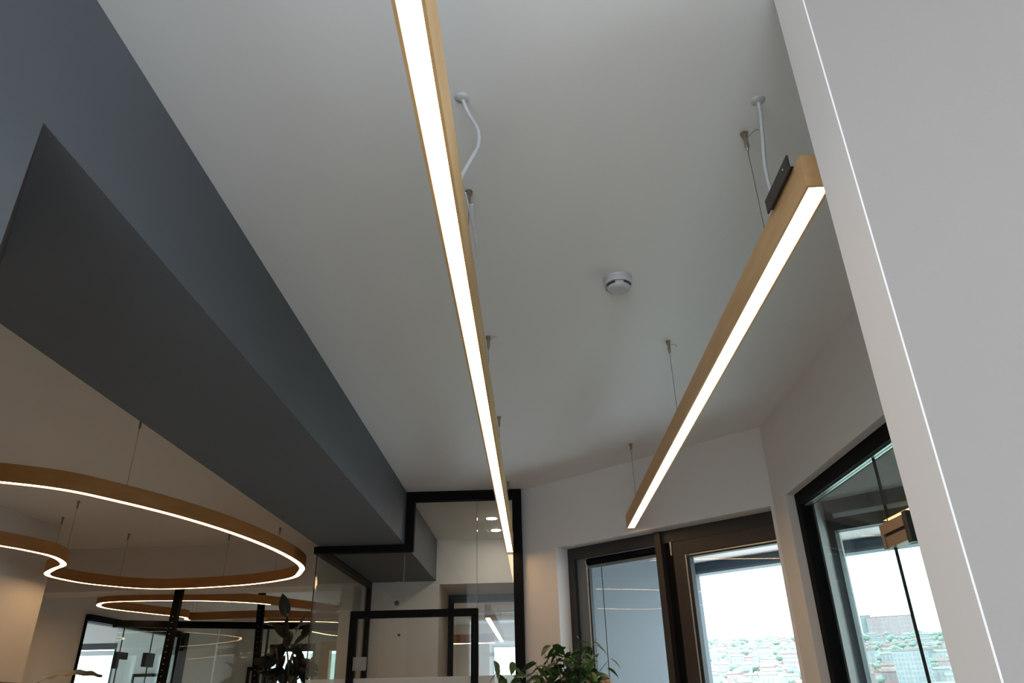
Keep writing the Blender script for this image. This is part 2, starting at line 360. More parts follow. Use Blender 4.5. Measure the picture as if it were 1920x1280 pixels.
hp = [pz(x, y, ZC) for x, y in ((147,938),(126,970),(248,996),(426,997),(525,988))]
def snap(pl, q):
    P = catmull(pl, True, 8); b = min(P, key=lambda p: (p.x-q.x)**2+(p.y-q.y)**2); return (b.x, b.y)
ring_lamp('large curvy wooden ring lamp with an S-bend, nearest in the left room', r1, ZR, .085, [snap(r1, q) for q in hp] + [snap(r1, Vector((-2.1,3.6,0)))])
r2 = [pz(x, y, ZR) for x, y in ((185,1134),(215,1128),(350,1126),(470,1130),(560,1140),(625,1149),(648,1157),(600,1160),(520,1158),(452,1159),(357,1162),(345,1157),(280,1150),(205,1141))]
ring_lamp('second curvy ring lamp, half lit, behind the nearest ring lamp', r2, ZR, .085, [snap(r2, pz(x, y, ZC)) for x, y in ((540,1117),(475,1125),(330,1120))], lit=(10, 17.4))
r3 = [pz(x, y, ZR) for x, y in ((498,1167),(530,1165),(620,1166),(690,1172),(700,1185),(640,1192),(585,1184),(540,1174))]
ring_lamp('third smaller ring lamp behind the rubber plant', r3, ZR, .085, [snap(r3, pz(600,1130,ZC))])

# ================================================================== SMOKE DETECTOR
c = pz(1158, 522, ZC); c.z = ZC
sdt = thing('smoke_detector', c, 'round white smoke detector on the ceiling between the two pendant lamps', 'smoke detector')
MB().lathe([(.050,-.032),(.052,-.028),(.052,-.012),(.049,-.008),(.053,-.006),(.053,0)], c, 40).build('base', 'plastic2', sdt)
MB().lathe([(.030,-.052),(.040,-.049),(.044,-.043),(.044,-.030)], c, 40).build('cap', 'plastic2', sdt)
for k in range(4):
    a0 = math.radians(90*k+20); pts = [c+Vector((math.cos(a0+math.radians(t))*.0445, math.sin(a0+math.radians(t))*.0445, -.037)) for t in range(0, 56, 8)]
    MB().tube(pts, .0042, 6).build('vent_slot', 'slot', sdt)
MB().lathe([(.004,-.053),(.004,-.048)], c+Vector((.02,-.018,0)), 10).build('indicator_light', 'steel', sdt)

# ================================================================== GLASS PARTITION
GP = thing('glass_partition', (-.8, YP, 0), 'stepped black framed glass partition under the ceiling beam', 'partition')
fb = .03
mb = MB().box(-1.575, XB+.065, YP-fb, YP+fb, ZB-.05, ZB)
mb.build('frame_bar', 'black', GP, .004)
MB().box(XB, XB+.065, YP-fb, YP+fb, ZB, ZC).build('frame_bar', 'black', GP, .003)
MB().box(XB+.065, -.07, YP-fb, YP+fb, ZC-.07, ZC).build('frame_bar', 'black', GP, .003)
MB().box(-.138, -.07, YP-fb, YP+fb, 0, ZC-.07).build('frame_post', 'black', GP, .003)
MB().box(-1.575, -1.525, YP+fb, 7.05, ZB-.05, ZB).build('frame_bar', 'black', GP, .003)
MB().box(-1.575, -1.525, 7.05, 7.1, 0, ZB).build('frame_post', 'black', GP, .003)
dz = CZ+.572                                     # door head
DX0, DX1 = -1.274, -.388
def pane(x0, x1, z0, z1, name='glass_pane', par=GP, y=YP, th=.010, m_='glassp'):
    return MB().box(x0, x1, y-th/2, y+th/2, z0, z1).build(name, m_, par)
pane(-1.553, XB-.0, dz+.006, ZB-.05); pane(XB+.004, -.400, dz+.006, ZC-.07)
pane(-.396, -.138, .02, ZC-.07)
pane(-1.553, DX0-.004, .02, dz)
MB().box(-1.556, -1.546, YP+fb, 7.05, .02, ZB-.05).build('side_glass_pane', 'glassp', GP)
MB().box(-.3995, -.3965, YP-.007, YP+.007, dz+.006, ZC-.07).build('glass_joint', 'case', GP)
MB().box(-1.5565, -1.5533, YP-.01, YP+.01, .02, ZB-.05).build('edge_seal', 'rubber', GP)
fz = CZ+.148
MB().box(-.394, -.14, YP-.0075, YP-.0062, 1.15, fz).build('frosted_film', 'film', GP)
MB().box(-1.551, DX0-.006, YP-.0075, YP-.0062, 1.15, fz).build('frosted_film', 'film', GP)
DR = thing('glass_door', ((DX0+DX1)/2, YP-.01, .01), 'black framed glass door in the partition with a square grey lock case', 'door')
ys, ye = YP-.04, YP-.006+.02
t = .048
MB().box(DX0, DX0+t, ys, ye, .01, dz-t).build('door_stile', 'black', DR, .003)
MB().box(DX1-t, DX1, ys, ye, .01, dz-t).build('door_stile', 'black', DR, .003)
MB().box(DX0, DX1, ys, ye, dz-t, dz).build('door_rail', 'black', DR, .004)
MB().box(DX0+t, DX1-t, ys, ye, .01, .09).build('door_rail', 'black', DR, .003)
MB().box(DX0+t, DX1-t, YP-.012, YP-.004, .09, dz-t).build('door_glass', 'glassp', DR)
MB().box(DX0+t, DX1-t, YP-.0145, YP-.0132, 1.15, fz).build('frosted_film', 'film', DR)
q0, q1 = py(664,1232,ys), py(681,1257,ys)
lk = MB().box(q0.x, q1.x+.02, ys-.03, ys, q1.z, q0.z).build('lock_case', 'case', DR, .003)
MB().box(q0.x+.012, q0.x+.014, ys-.0305, ys, q1.z, q0.z).build('lock_seam', 'slot', lk)
# downlights
for i, (x, y) in enumerate(((922,971),(930,993))):
    c = pz(x, y, ZC); c.z = ZC
    dl = thing('recessed_downlight', c, ['lit round downlight nearer the black frame, behind the glass partition', 'lit round downlight farther back, behind the glass partition'][i], 'downlight', 'ceiling downlights behind the partition')
    MB().lathe([(.046,-.004),(.058,-.003),(.06,0)], c, 28).build('trim_ring', 'plastic', dl)
    MB().lathe([(.043,-.006),(.045,-.004)], c, 28).build('lens', 'spot', dl)
# dome camera and sensor on the vestibule wall
c = py(745,1131,7.1)
cc = thing('dome_camera', c, 'small dome camera on the wall behind the partition', 'camera')
MB().lathe([(.03,0),(.03,.022),(.024,.03)], c, 20, axis=(0,-1,0)).build('housing', 'plastic', cc)
MB().lathe([(.022,.028),(.021,.04),(.014,.049),(.004,.053)], c, 20, axis=(0,-1,0)).build('dome', 'alu', cc)
MB().box(c.x-.02, c.x+.02, 7.075, 7.1, c.z+.05, ZB).build('conduit', 'white', cc)
c = py(748,1190,7.1)
sn = thing('wall_sensor', c, 'tiny dark round sensor on the pale wall seen through the glass door', 'sensor')
MB().lathe([(.012,0),(.011,.01),(.006,.013)], c, 16, axis=(0,-1,0)).build('body', 'slot', sn)
# window frame in the deep opening
WF = thing('window_4', (-.48, 7.93, 0), 'black framed window inside the deep wall opening', 'window', kind='structure')
MB().box(-.902, -.835, 7.88, 7.95, 0, 2.515).build('frame_post', 'black', WF); MB().box(-.902, -.07, 7.88, 7.95, 2.515, 2.6).build('frame_bar', 'black', WF)
MB().box(-.835, -.07, 7.912, 7.918, .02, 2.515).build('glass_pane', 'glass', WF)
# far office lamps, seen through that window
a, b = pz(914,1158,2.54), pz(939,1203,2.54)
linear_lamp('small distant linear pendant lamp in the office beyond the partition', a.x, .075, .06, 2.54, .16, a.y, b.y, [a.y+.8, b.y-.6], tails=[(.02,0,0)])
a, b = pz(850,1207,2.54), pz(928,1206,2.54)
L = thing('linear_pendant_lamp', ((a.x+b.x)/2, a.y, 2.54), 'distant brown lamp hanging crosswise at the end of the far office', 'lamp')
MB().box(a.x-.6, b.x, a.y-.03, a.y+.03, 2.546, 2.70).build('housing', 'woodring', L); MB().box(a.x-.6, b.x, a.y-.022, a.y+.022, 2.54, 2.546).build('diffuser', 'lamp', L)
hanger(L, a.x+.3, a.y, 2.70, (.02,0,0))
tr = thing('ceiling_track', (-.4, 13.0, 2.94), 'thin track rail under the ceiling of the far office', 'track')
MB().box(-1.2, -.1, 12.98, 13.02, 2.93, 2.96).build('rail', 'steel', tr)
for x in (-.62, -.3): MB().tube([(x,13.0,2.95),(x,13.0,ZC)], .012, 8).build('track_hanger', 'steel', tr)
wn = thing('window_5', ((fw0.x-.08)/2, 15.85, 1.0), 'bright window at the end of the far office', 'window', kind='structure')
zt = py(945,1208,15.8).z
for x0, x1, z0, z1 in ((fw0.x, fw0.x+.05, 1.0, zt),(fw0.x+.05,-.08,zt-.05,zt),(fw0.x+.05,-.08,1.0,1.05)): MB().box(x0,x1,15.84,15.90,z0,z1).build('frame_bar','anth',wn)
MB().box(fw0.x+.05,-.08,15.868,15.874,1.05,zt-.05).build('glass_pane','glass',wn)

# ================================================================== FACADE WINDOW 1 (balcony)
FO = .12
W1 = thing('window_1', fac((S0+S1)/2, FO, 0), 'dark framed balcony window with a rolled blind beside the green plant', 'window', kind='structure')
def fb_(s0, s1, o0, o1, z0, z1, name, m_, par, bev=0): return MB().box(s0, s1, o0, o1, z0, z1, f).build(name, m_, par, bev)
fb_(S0, S0+.055, FO, FO+.08, 0, ZH, 'frame_post', 'anth', W1); fb_(S0+.055, S1, FO, FO+.08, ZH-.075, ZH, 'frame_bar', 'anth', W1)
fb_(S1-.03, S1, FO, FO+.08, 0, ZH-.075, 'frame_post', 'anth', W1)
SM = 1.055
fb_(SM+.004, SM+.048, FO-.03, FO+.08, 0, ZH-.002, 'mullion', 'brownfr', W1, .003)
# fixed pane left
fb_(S0+.055, S0+.135, FO+.03, FO+.10, 0, ZH-.075, 'inner_post', 'alu', W1); 
fb_(S0+.135, S0+.147, FO+.028, FO+.05, .06, ZH-.11, 'blind_guide', 'steel', W1); fb_(S0+.147, S0+.158, FO+.03, FO+.06, .06, ZH-.11, 'gasket', 'rubber', W1)
fb_(S0+.055, SM, FO+.02, FO+.08, 0, .06, 'frame_bar', 'anth', W1)
fb_(S0+.14, SM, FO+.060, FO+.066, .06, ZH-.09, 'glass_pane', 'glass', W1)
# blind
bl = thing('roller_blind', fac((S0+SM)/2, FO+.02, ZH-.14), 'dark rolled-up blind at the head of the balcony window', 'blind')
p0, p1_ = fac(S0+.15, FO+.035, ZH-.103), fac(SM-.005, FO+.035, ZH-.103)
MB().tube([p0, p1_], .024, 16).build('blind_roll', 'black', bl)
MB().lathe([(.012,0),(.026,.002),(.026,.012)], fac(S0+.138, FO+.035, ZH-.103), 14, axis=tuple(fac(1,0,0)-fac(0,0,0))).build('blind_bracket', 'steel', bl)
fb_(S0+.15, SM-.005, FO+.028, FO+.036, ZH-.147, ZH-.128, 'bottom_bar', 'alu', bl)
# door sash right
DS = thing('door_2', fac(1.55, FO, 0), 'brown framed glazed balcony door', 'door', kind='structure')
SA, SB = 1.165, S1-.012
fb_(SM+.048, SA-.01, FO+.02, FO+.07, 0, ZH-.075, 'jamb', 'black', DS)
fb_(SA, SA+.085, FO+.0, FO+.055, .02, ZH-.076, 'stile', 'brownfr', DS, .004); fb_(SA+.085, SB, FO-.01, FO+.055, ZH-.162, ZH-.076, 'rail', 'brownfr', DS, .004)
fb_(SA+.085, SB, FO-.01, FO+.055, .02, .12, 'rail', 'brownfr', DS)
fb_(SA+.085, SA+.093, FO+.0, FO+.03, .12, ZH-.162, 'glazing_bead', 'steel', DS); fb_(SA+.093, SA+.113, FO+.004, FO+.05, .12, ZH-.168, 'gasket', 'rubber', DS)
fb_(SA+.113, SB, FO+.0, FO+.04, ZH-.170, ZH-.162, 'glazing_bead', 'steel', DS); fb_(SA+.113, SB, FO+.004, FO+.05, ZH-.180, ZH-.170, 'gasket', 'rubber', DS)
fb_(SA+.11, SB, FO+.03, FO+.036, .12, ZH-.175, 'glass_pane', 'glass', DS)
fb_(SA-.012, SA-.003, FO-.005, FO+.01, ZH-.155, ZH-.075, 'hinge', 'steel', DS)
# ================================================================== MEETING ROOM GLASS FRONT (right wall)
W2 = thing('window_2', (1.43, 2.7, 0), 'black framed glass front of the meeting room behind the near wall end', 'window', kind='structure')
MB().box(1.395, 1.465, 3.765, 3.83, 0, ZH).build('frame_post', 'black', W2, .002); MB().box(1.395, 1.465, 1.5, 3.765, ZH-.068, ZH).build('frame_bar', 'black', W2, .002)
MB().box(1.415, 1.445, 1.5, 3.765, ZH-.073, ZH-.068).build('glazing_bead', 'steel', W2)
YJ = px_(1635,851,1.43).y
MB().box(1.425, 1.435, YJ+.003, 3.765, .02, ZH-.073).build('glass_pane', 'glassg', W2)
MB().box(1.425, 1.435, 1.5, YJ-.003, .02, ZH-.073).build('glass_pane', 'glassg', W2)
MB().box(1.424, 1.436, YJ-.0016, YJ+.0016, .02, ZH-.073).build('glass_joint', 'rubber', W2)
f0, f1 = px_(1651,985,1.41), px_(1700,960,1.41); zl = px_(1663,1030,1.41).z
PF = thing('patch_fitting', (1.41, YJ, zl), 'square bronze patch fitting on the meeting room glass', 'door fitting')
zm = (f0.z+zl)/2
MB().box(1.412, 1.446, YJ-.158, f0.y-.004, zl+.004, f0.z-.004).build('core', 'rubber', PF)
MB().box(1.402, 1.45, YJ-.16, f0.y, zm+.006, f0.z).build('upper_plate', 'bronze', PF, .002)
MB().box(1.402, 1.45, YJ+.014, f0.y, zl, zm+.006).build('side_plate', 'bronze', PF, .002)
MB().box(1.402, 1.45, YJ-.16, YJ+.004, zl, zm-.006).build('lower_plate', 'bronze', PF, .002)
MB().box(1.405, 1.447, YJ-.19, YJ-.16, zl-.01, f0.z+.01).build('pivot_cap', 'anth', PF, .002)
# meeting room facade window
W3 = thing('window_3', fac((S2+S3)/2, FO, 0), 'wide meeting room window seen through the glass front', 'window', kind='structure')
fb_(S2, S2+.035, FO, FO+.06, .5, ZH, 'frame_post', 'anth', W3); fb_(S2+.035, S3, FO, FO+.08, ZH-.07, ZH, 'frame_bar', 'anth', W3)
fb_(S2+.035, S3, FO+.02, FO+.05, ZH-.10, ZH-.07, 'blind_bar', 'plastic', W3); fb_(S2+.035, S3, FO, FO+.07, ZH-.165, ZH-.10, 'sash_bar', 'anth', W3)
fb_(S3-.06, S3, FO, FO+.08, .5, ZH-.07, 'frame_post', 'anth', W3); fb_(S2+.035, S3-.06, FO, FO+.08, .5, .56, 'frame_bar', 'anth', W3)
fb_(S2+.035, S3-.06, FO+.040, FO+.046, .56, ZH-.165, 'glass_pane', 'glass', W3)

# ================================================================== BALCONY
BO = 1.5
zhd = (A2 + Vector((0,0))).x*0 + CZ
def offz(x, y, off):
    d_ = ray(x, y); k = (A2.dot(N2)+off)/(d_.x*N2.x+d_.y*N2.y); return CZ + d_.z*k
zh0 = offz(1400, 1064, BO)
o = MB().box(-1.0, 7.1, .3, BO+.25, -.12, -.02, f).build('balcony_slab', 'conc'); tag(o, 'concrete balcony slab outside the facade', 'slab', kind='structure')
bw = thing('balcony_side_wall', fac(.45, .9, 0), 'grey panelled side wall of the balcony seen through the left pane', 'wall', kind='structure')
fs = lambda a_, o_, z: fac(.33+.13*(o_-.3)+a_, o_, z)
JO = .46
MB().box(-.07, 0, .3, JO-.004, 0, ZH+.02, fs).build('panel', 'alu', bw); MB().box(-.07, 0, JO+.004, BO-.08, 0, ZH+.02, fs).build('panel', 'alu', bw)
MB().box(-.06, -.01, JO-.004, JO+.004, 0, ZH, fs).build('panel_joint', 'rubber', bw)
MB().box(-.07, .015, BO-.08, BO+.06, 0, ZH+.02, fs).build('corner_post', 'alu', bw)
sf = thing('balcony_soffit', fac(2.5, .9, ZH+.02), 'white panelled soffit above the balcony', 'soffit', kind='structure')
ss = [.2, 1.37, 2.54, 3.71, 4.88, 6.05, 7.1]
for i in range(len(ss)-1): MB().box(ss[i]+.004, ss[i+1]-.004, .3, BO+.0, ZH+.02, ZH+.06, f).build('soffit_panel', 'soffit', sf)
MB().box(.2, 7.1, .3, BO, ZH+.045, ZH+.16, f).build('soffit_backing', 'rubber', sf)
hd = thing('balcony_header', fac(3, BO, zh0), 'steel blue header beam along the balcony edge', 'beam', kind='structure')
MB().box(.2, 7.1, BO, BO+.10, zh0+.02, ZH+.16, f).build('header_face', 'blue', hd); MB().box(.2, 7.1, BO-.015, BO+.12, zh0, zh0+.02, f).build('drip_edge', 'alu', hd)

# ================================================================== LEFT FAR ITEMS
OF = thing('window_6', (-5.2, 10, 0), 'black framed office front in the far left wall', 'window', kind='structure')
y0, y1 = 8.75, 11.4
MB().box(-5.26, -5.14, y0, y1, ZH-.02, ZH+.05).build('frame_bar', 'black', OF); MB().box(-5.26, -5.14, y1-.12, y1, 0, ZH-.02).build('frame_post', 'black', OF)
MB().box(-5.26, -5.18, y0, y0+.03, 0, ZH-.02).build('frame_post', 'black', OF)
j1, j2 = px_(232,1185,-5.2).y, px_(286,1195,-5.2).y
for a_, b_ in ((y0+.03, j1-.004), (j1+.004, j2-.004), (j2+.004, y1-.12)): MB().box(-5.205, -5.195, a_, b_, .02, ZH-.02).build('glass_pane', 'glass', OF)
for j in (j1, j2): MB().box(-5.206, -5.194, j-.004, j+.004, .02, ZH-.02).build('glass_joint', 'rubber', OF)
k0, k1 = px_(219,1230,-5.2), px_(273,1236,-5.2)
MB().box(-5.22, -5.17, j1-.10, j1+.16, k0.z-.03, k0.z+.05).build('patch_fitting', 'bracket', OF); MB().box(-5.22, -5.17, j1-.10, j1-.03, k0.z-.14, k0.z-.03).build('patch_fitting', 'bracket', OF)
MB().box(-5.22, -5.17, j2-.14, j2+.10, k1.z-.09, k1.z+.08).build('patch_fitting', 'bracket', OF)
# office interior picture frame
q = py(300,1262,13.38)
pf = thing('framed_board', (q.x, 13.37, q.z-.6), 'black framed pale board hanging in the glazed office', 'picture')
e0, e1 = py(250,1262,13.38).x, py(322,1262,13.38).x
MB().box(e0, e1, 13.35, 13.39, q.z-.7, q.z).build('frame', 'black', pf); MB().box(e0+.05, e1-.05, 13.345, 13.352, q.z-.65, q.z-.05).build('board', 'plastic', pf)
# slanting inner glass partition with bar
ZG = 2.44
q0, q1 = pz(222,1170,ZG), pz(592,1175,ZG)
dv = (q1-q0); dv.z = 0; ln = dv.length; dv.normalize(); nv = Vector((-dv.y, dv.x, 0))
g = lambda s, o_, z: Vector((q0.x, q0.y, 0)) + dv*s + nv*o_ + Vector((0,0,z))
IG = thing('glass_screen', g(ln/2, 0, 0), 'dark glass screen with a black top bar behind the ring lamps', 'partition')
MB().box(-.05, ln+.6, -.04, .04, ZG-.03, ZG+.04, g).build('top_bar', 'black', IG)
def sat(px): # position along the screen of a pixel column
    d_ = ray(px, 1185); r_ = (g(0,0,0).x*dv.y - g(0,0,0).y*dv.x)/(d_.x*dv.y - d_.y*dv.x); p = d_*r_; return (Vector((p.x,p.y,0))-g(0,0,0)).dot(dv)
cuts = [0, sat(411), sat(503), ln+.55]
for i in range(3): MB().box(cuts[i]+.006, cuts[i+1]-.006, -.005, .005, .02, ZG-.03, g).build('glass_pane', 'glassg', IG)
MB().box(cuts[1]-.012, cuts[1]+.004, -.01, .01, .02, ZG-.2, g).build('glass_edge', 'steel', IG); MB().box(cuts[2]-.012, cuts[2]+.012, -.012, .012, .02, ZG-.03, g).build('glass_edge', 'rubber', IG)
for fr_, lab in (((465,1250,13.38), 'dark framed picture on the far wall behind the glass screen'),):
    q = py(*fr_); e0, e1 = q.x, py(503,1250,13.38).x
    pf = thing('wall_picture', ((e0+e1)/2, 13.38, q.z-.5), lab, 'picture')
    MB().box(e0, e1, 13.35, 13.40, q.z-.6, q.z).build('frame', 'black', pf); MB().box(e0+.06, e1-.06, 13.345, 13.352, q.z-.55, q.z-.06).build('sheet', 'conc', pf)
# slotted posts
def post(top, bot, Y, zt, lab, w_):
    a_ = py(*top, Y); b_ = py(*bot, Y); d_ = (b_-a_)
    a_ = a_ + d_*((zt-a_.z)/d_.z); b_ = a_ + d_*((0-a_.z)/d_.z)
    T = thing('slotted_post', b_, lab, 'post', 'slotted posts of the left room')
    P = lambda t: a_ + (b_-a_)*t
    ex = Vector((w_/2,0,0)); ey = Vector((0,w_/2,0)); 
    MB().hexa([b_-ex-ey, b_+ex-ey, b_+ex+ey, b_-ex+ey, a_-ex-ey, a_+ex-ey, a_+ex+ey, a_-ex+ey]).build('upright', 'black', T)
    for k in range(5, 22):
        c_ = P(k/52.0*1.0); 
        MB().box(c_.x-w_*.10, c_.x+w_*.10, c_.y-w_/2-.002, c_.y-w_/2+.001, c_.z-.0035, c_.z+.0035).build('slot', 'case', T)
post((337,1107), (302,1280), 7.0, ZB-.02, 'black slotted post nearer the white column, leaning slightly', .062)
post((490,1132), (478,1280), 8.9, ZC, 'black slotted post left of the rubber plant', .068)
# window A and wooden window B in the far wall
wA = thing('window_7', ((wa0.x+wa1.x)/2, 13.5, .9), 'bright far window behind the rubber plant', 'window', kind='structure')
for x0, x1, z0, z1 in ((wa0.x, wa0.x+.05, .9, za),(wa1.x-.05, wa1.x, .9, za),(wa0.x+.05, wa1.x-.05, za-.12, za),(wa0.x+.05, wa1.x-.05, .9, .95)): MB().box(x0,x1,13.44,13.5,z0,z1).build('frame_bar','anth',wA)
MB().box(wa0.x+.05, wa1.x-.05, 13.468, 13.474, .95, za-.12).build('glass_pane','glass',wA)
wB = thing('window_8', ((wb0.x+wb1.x)/2, 13.4, .9), 'narrow wooden framed window seen through the side glass', 'window', kind='structure')
for x0, x1, z0, z1 in ((wb0.x-.02, wb0.x+.14, .9, zbw),(wb1.x-.14, wb1.x+.02, .9, zbw),(wb0.x+.14, wb1.x-.14, zbw-.14, zbw),(wb0.x+.14, wb1.x-.14, .9, 1.0)): MB().box(x0,x1,13.32,13.5,z0,z1).build('frame_board','wood',wB)
MB().box(wb0.x+.14, wb1.x-.14, 13.45, 13.456, 1.0, zbw-.14).build('glass_pane','glassg',wB)
wO = thing('window_9', ((ow0.x+ow1.x)/2, 13.5, .4), 'bright window inside the small glazed office', 'window', kind='structure')
for x0, x1, z0, z1 in ((ow0.x-.2, ow0.x-.14, .4, zo),(ow1.x-.06, ow1.x, .4, zo),(ow0.x-.14, ow1.x-.06, zo-.10, zo),(ow0.x-.14, ow1.x-.06, .4, .46)): MB().box(x0,x1,13.44,13.5,z0,z1).build('frame_bar','anth',wO)
MB().box(ow0.x-.14, ow1.x-.06, 13.468, 13.474, .46, zo-.10).build('glass_pane','glass',wO)
bl2 = MB().box(ow0.x-.14, ow1.x-.06, 13.41, 13.43, zo-.20, zo-.12).build('blind_bar', 'plastic'); tag(bl2, 'white blind rail across the bright window of the small office', 'blind')

# ================================================================== PLANTS
def leaf_mesh(name, L, Wd, material, fold=.25, droop=.25, n=6):
    me = bpy.data.meshes.new(name); v = []; f_ = []
    for i in range(n+1):
        t = i/n; w_ = Wd/2*math.sin(math.pi*min(1, t*.93+.05))**.8*(1-.25*t) if 0 < i < n else .0006
        z = -droop*L*t*t; y = L*t
        v += [(-w_, y, z+w_*fold), (0, y, z), (w_, y, z+w_*fold)]
    for i in range(n):
        a_ = i*3; f_ += [(a_, a_+1, a_+4, a_+3), (a_+1, a_+2, a_+5, a_+4)]
    me.from_pydata(v, [], f_); me.materials.append(M[material]); me.polygons.foreach_set('use_smooth', [True]*len(f_)); return me
def put_leaf(me, par, p, dr, roll):
    y = Vector(dr).normalized(); up_ = Vector((0,0,1)); x = y.cross(up_); x = x.normalized() if x.length > .05 else Vector((1,0,0)); z = x.cross(y)
    m_ = Matrix((x, y, z)).transposed() @ Matrix.Rotation(roll, 3, 'Y')
    o_ = bpy.data.objects.new('leaf', me); C.objects.link(o_); o_.parent = par
    o_.matrix_local = Matrix.Translation(Vector(p)-W[par]) @ m_.to_4x4(); return o_
def pot(par, c, r, h, m_='pot'):
    MB().lathe([(r*.72,0),(r*.78,.01),(r*.98,h*.9),(r,h),(r*.92,h),(r*.90,h*.9)], c, 28).build('pot', m_, par)
    MB().lathe([(r*.5,h*.86),(r*.905,h*.88)], c, 28).build('soil', 'soil', par)
rnd = random.Random(3)
# ficus on a low cabinet by the balcony window
FB = Vector((.155, 3.9, 0))
FI = thing('potted_ficus', FB, 'bushy green ficus in front of the balcony window', 'plant')
pot(FI, FB, .17, .34)
trunk = [FB+Vector((0,0,.30)), FB+Vector((.01,.01,.8)), FB+Vector((-.01,0,1.2)), FB+Vector((0,.01,1.5))]
MB().tube(catmull(trunk, False, 4), [.018*(1-.5*i/12) for i in range(13)], 8).build('trunk', 'bark', FI)
lm = [leaf_mesh('ficus_leaf', .088, .046, 'leaf'), leaf_mesh('ficus_leaf', .074, .038, 'leaf', .4, .4), leaf_mesh('ficus_leaf', .072, .034, 'leaf2', .3, .35)]
tips = [(1000,1238),(1020,1222),(1035,1205),(1052,1222),(1068,1212),(1085,1190),(1100,1208),(1115,1230),(1070,1240),(1030,1250),(1005,1260),(1090,1245),(1110,1260),(1050,1262),(1080,1270),(1120,1250),(990,1265),(1140,1238),(1118,1196),(1040,1240),(1060,1232),(1095,1228),(1022,1268),(1104,1276)]
nl = 0
for k, (x, y) in enumerate(tips):
    tip = py(x, y, 3.9+rnd.uniform(-.16,.16)); st = trunk[-1] + Vector((0,0,rnd.uniform(-.25,0)))
    mid = (st+tip)/2 + Vector((rnd.uniform(-.03,.03), rnd.uniform(-.03,.03), .05))
    P = catmull([st, mid, tip], False, 8)
    MB().tube(P, [.0042*(1-.75*i/(len(P)-1)) for i in range(len(P))], 5).build('branch', 'bark', FI)
    cnt = 4 if k in (5,17,18) else 13
    for j in range(cnt):
        t_ = .25+.75*(j+rnd.random())/cnt if cnt > 4 else .6+.4*(j+1)/cnt
        q = P[min(len(P)-1, int(t_*(len(P)-1)))] + Vector((rnd.uniform(-.02,.02), rnd.uniform(-.02,.02), rnd.uniform(-.015,.015)))
        ang = rnd.uniform(0, 2*math.pi); dr = Vector((math.cos(ang), math.sin(ang)*.8, rnd.uniform(-.8,.35)))
        if k in (17, 18): dr = Vector((1, rnd.uniform(-.3,.3), -.45))
        put_leaf(lm[2] if (k in (17,18) or rnd.random() < .18) else rnd.choice(lm[:2]), FI, q, dr, rnd.uniform(-.7,.7)); nl += 1
# a second leggy plant beside the partition post
FB = Vector((-.18, 4.5, 0))
F2 = thing('potted_sapling', FB, 'thin leggy plant with few leaves left of the bushy ficus', 'plant')
pot(F2, FB, .13, .28)
for k, (x, y) in enumerate(((928,1238),(962,1240),(936,1258),(975,1268),(950,1272))):
    tip = py(x, y, 4.5); st = FB+Vector((rnd.uniform(-.03,.03), rnd.uniform(-.03,.03), .25))
    P = catmull([st, st*.45+tip*.55+Vector((.03,0,.1)), st*.2+tip*.8+Vector((.03,0,.03)), tip], False, 6)
    MB().tube(P, [.004*(1-.7*i/(len(P)-1)) for i in range(len(P))], 5).build('branch', 'bark', F2)
    for j in range(7):
        q = P[len(P)-1-j*1] if j else P[-1]
        ang = rnd.uniform(0, 6.28); put_leaf(lm[j % 2], F2, q, (math.cos(ang)*.8, math.sin(ang)*.6, -.5), rnd.uniform(-.6,.6))
# rubber plant
RB = Vector((-2.03, 6.2, 0))
RP = thing('potted_rubber_plant', RB, 'tall dark rubber plant silhouetted left of the partition edge', 'plant')
pot(RP, RB, .2, .4)
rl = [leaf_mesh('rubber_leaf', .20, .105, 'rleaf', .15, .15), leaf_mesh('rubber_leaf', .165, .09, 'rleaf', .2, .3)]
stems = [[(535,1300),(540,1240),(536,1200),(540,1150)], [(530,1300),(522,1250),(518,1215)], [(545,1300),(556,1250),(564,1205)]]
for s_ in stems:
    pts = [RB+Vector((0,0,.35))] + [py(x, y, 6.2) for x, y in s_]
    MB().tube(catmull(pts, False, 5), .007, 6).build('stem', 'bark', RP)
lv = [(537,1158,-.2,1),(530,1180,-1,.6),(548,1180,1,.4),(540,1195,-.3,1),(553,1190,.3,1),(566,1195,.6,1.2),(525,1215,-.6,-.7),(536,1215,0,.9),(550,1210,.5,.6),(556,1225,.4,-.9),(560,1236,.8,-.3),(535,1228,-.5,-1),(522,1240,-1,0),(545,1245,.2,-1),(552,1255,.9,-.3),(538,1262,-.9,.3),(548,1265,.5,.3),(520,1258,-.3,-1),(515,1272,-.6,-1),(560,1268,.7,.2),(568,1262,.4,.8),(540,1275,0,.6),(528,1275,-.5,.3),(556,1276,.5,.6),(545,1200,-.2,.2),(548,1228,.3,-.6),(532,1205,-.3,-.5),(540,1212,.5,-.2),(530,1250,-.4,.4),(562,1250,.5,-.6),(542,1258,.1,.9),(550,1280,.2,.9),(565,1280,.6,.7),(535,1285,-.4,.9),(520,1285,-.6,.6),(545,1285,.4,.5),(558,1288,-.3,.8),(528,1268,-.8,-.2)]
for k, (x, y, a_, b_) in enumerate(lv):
    put_leaf(rl[k % 2], RP, py(x, y, 6.2+rnd.uniform(-.08,.08)), (a_, rnd.uniform(-.5,.3), b_), rnd.uniform(-.9,.9)+(1.2 if k % 3 == 0 else 0))
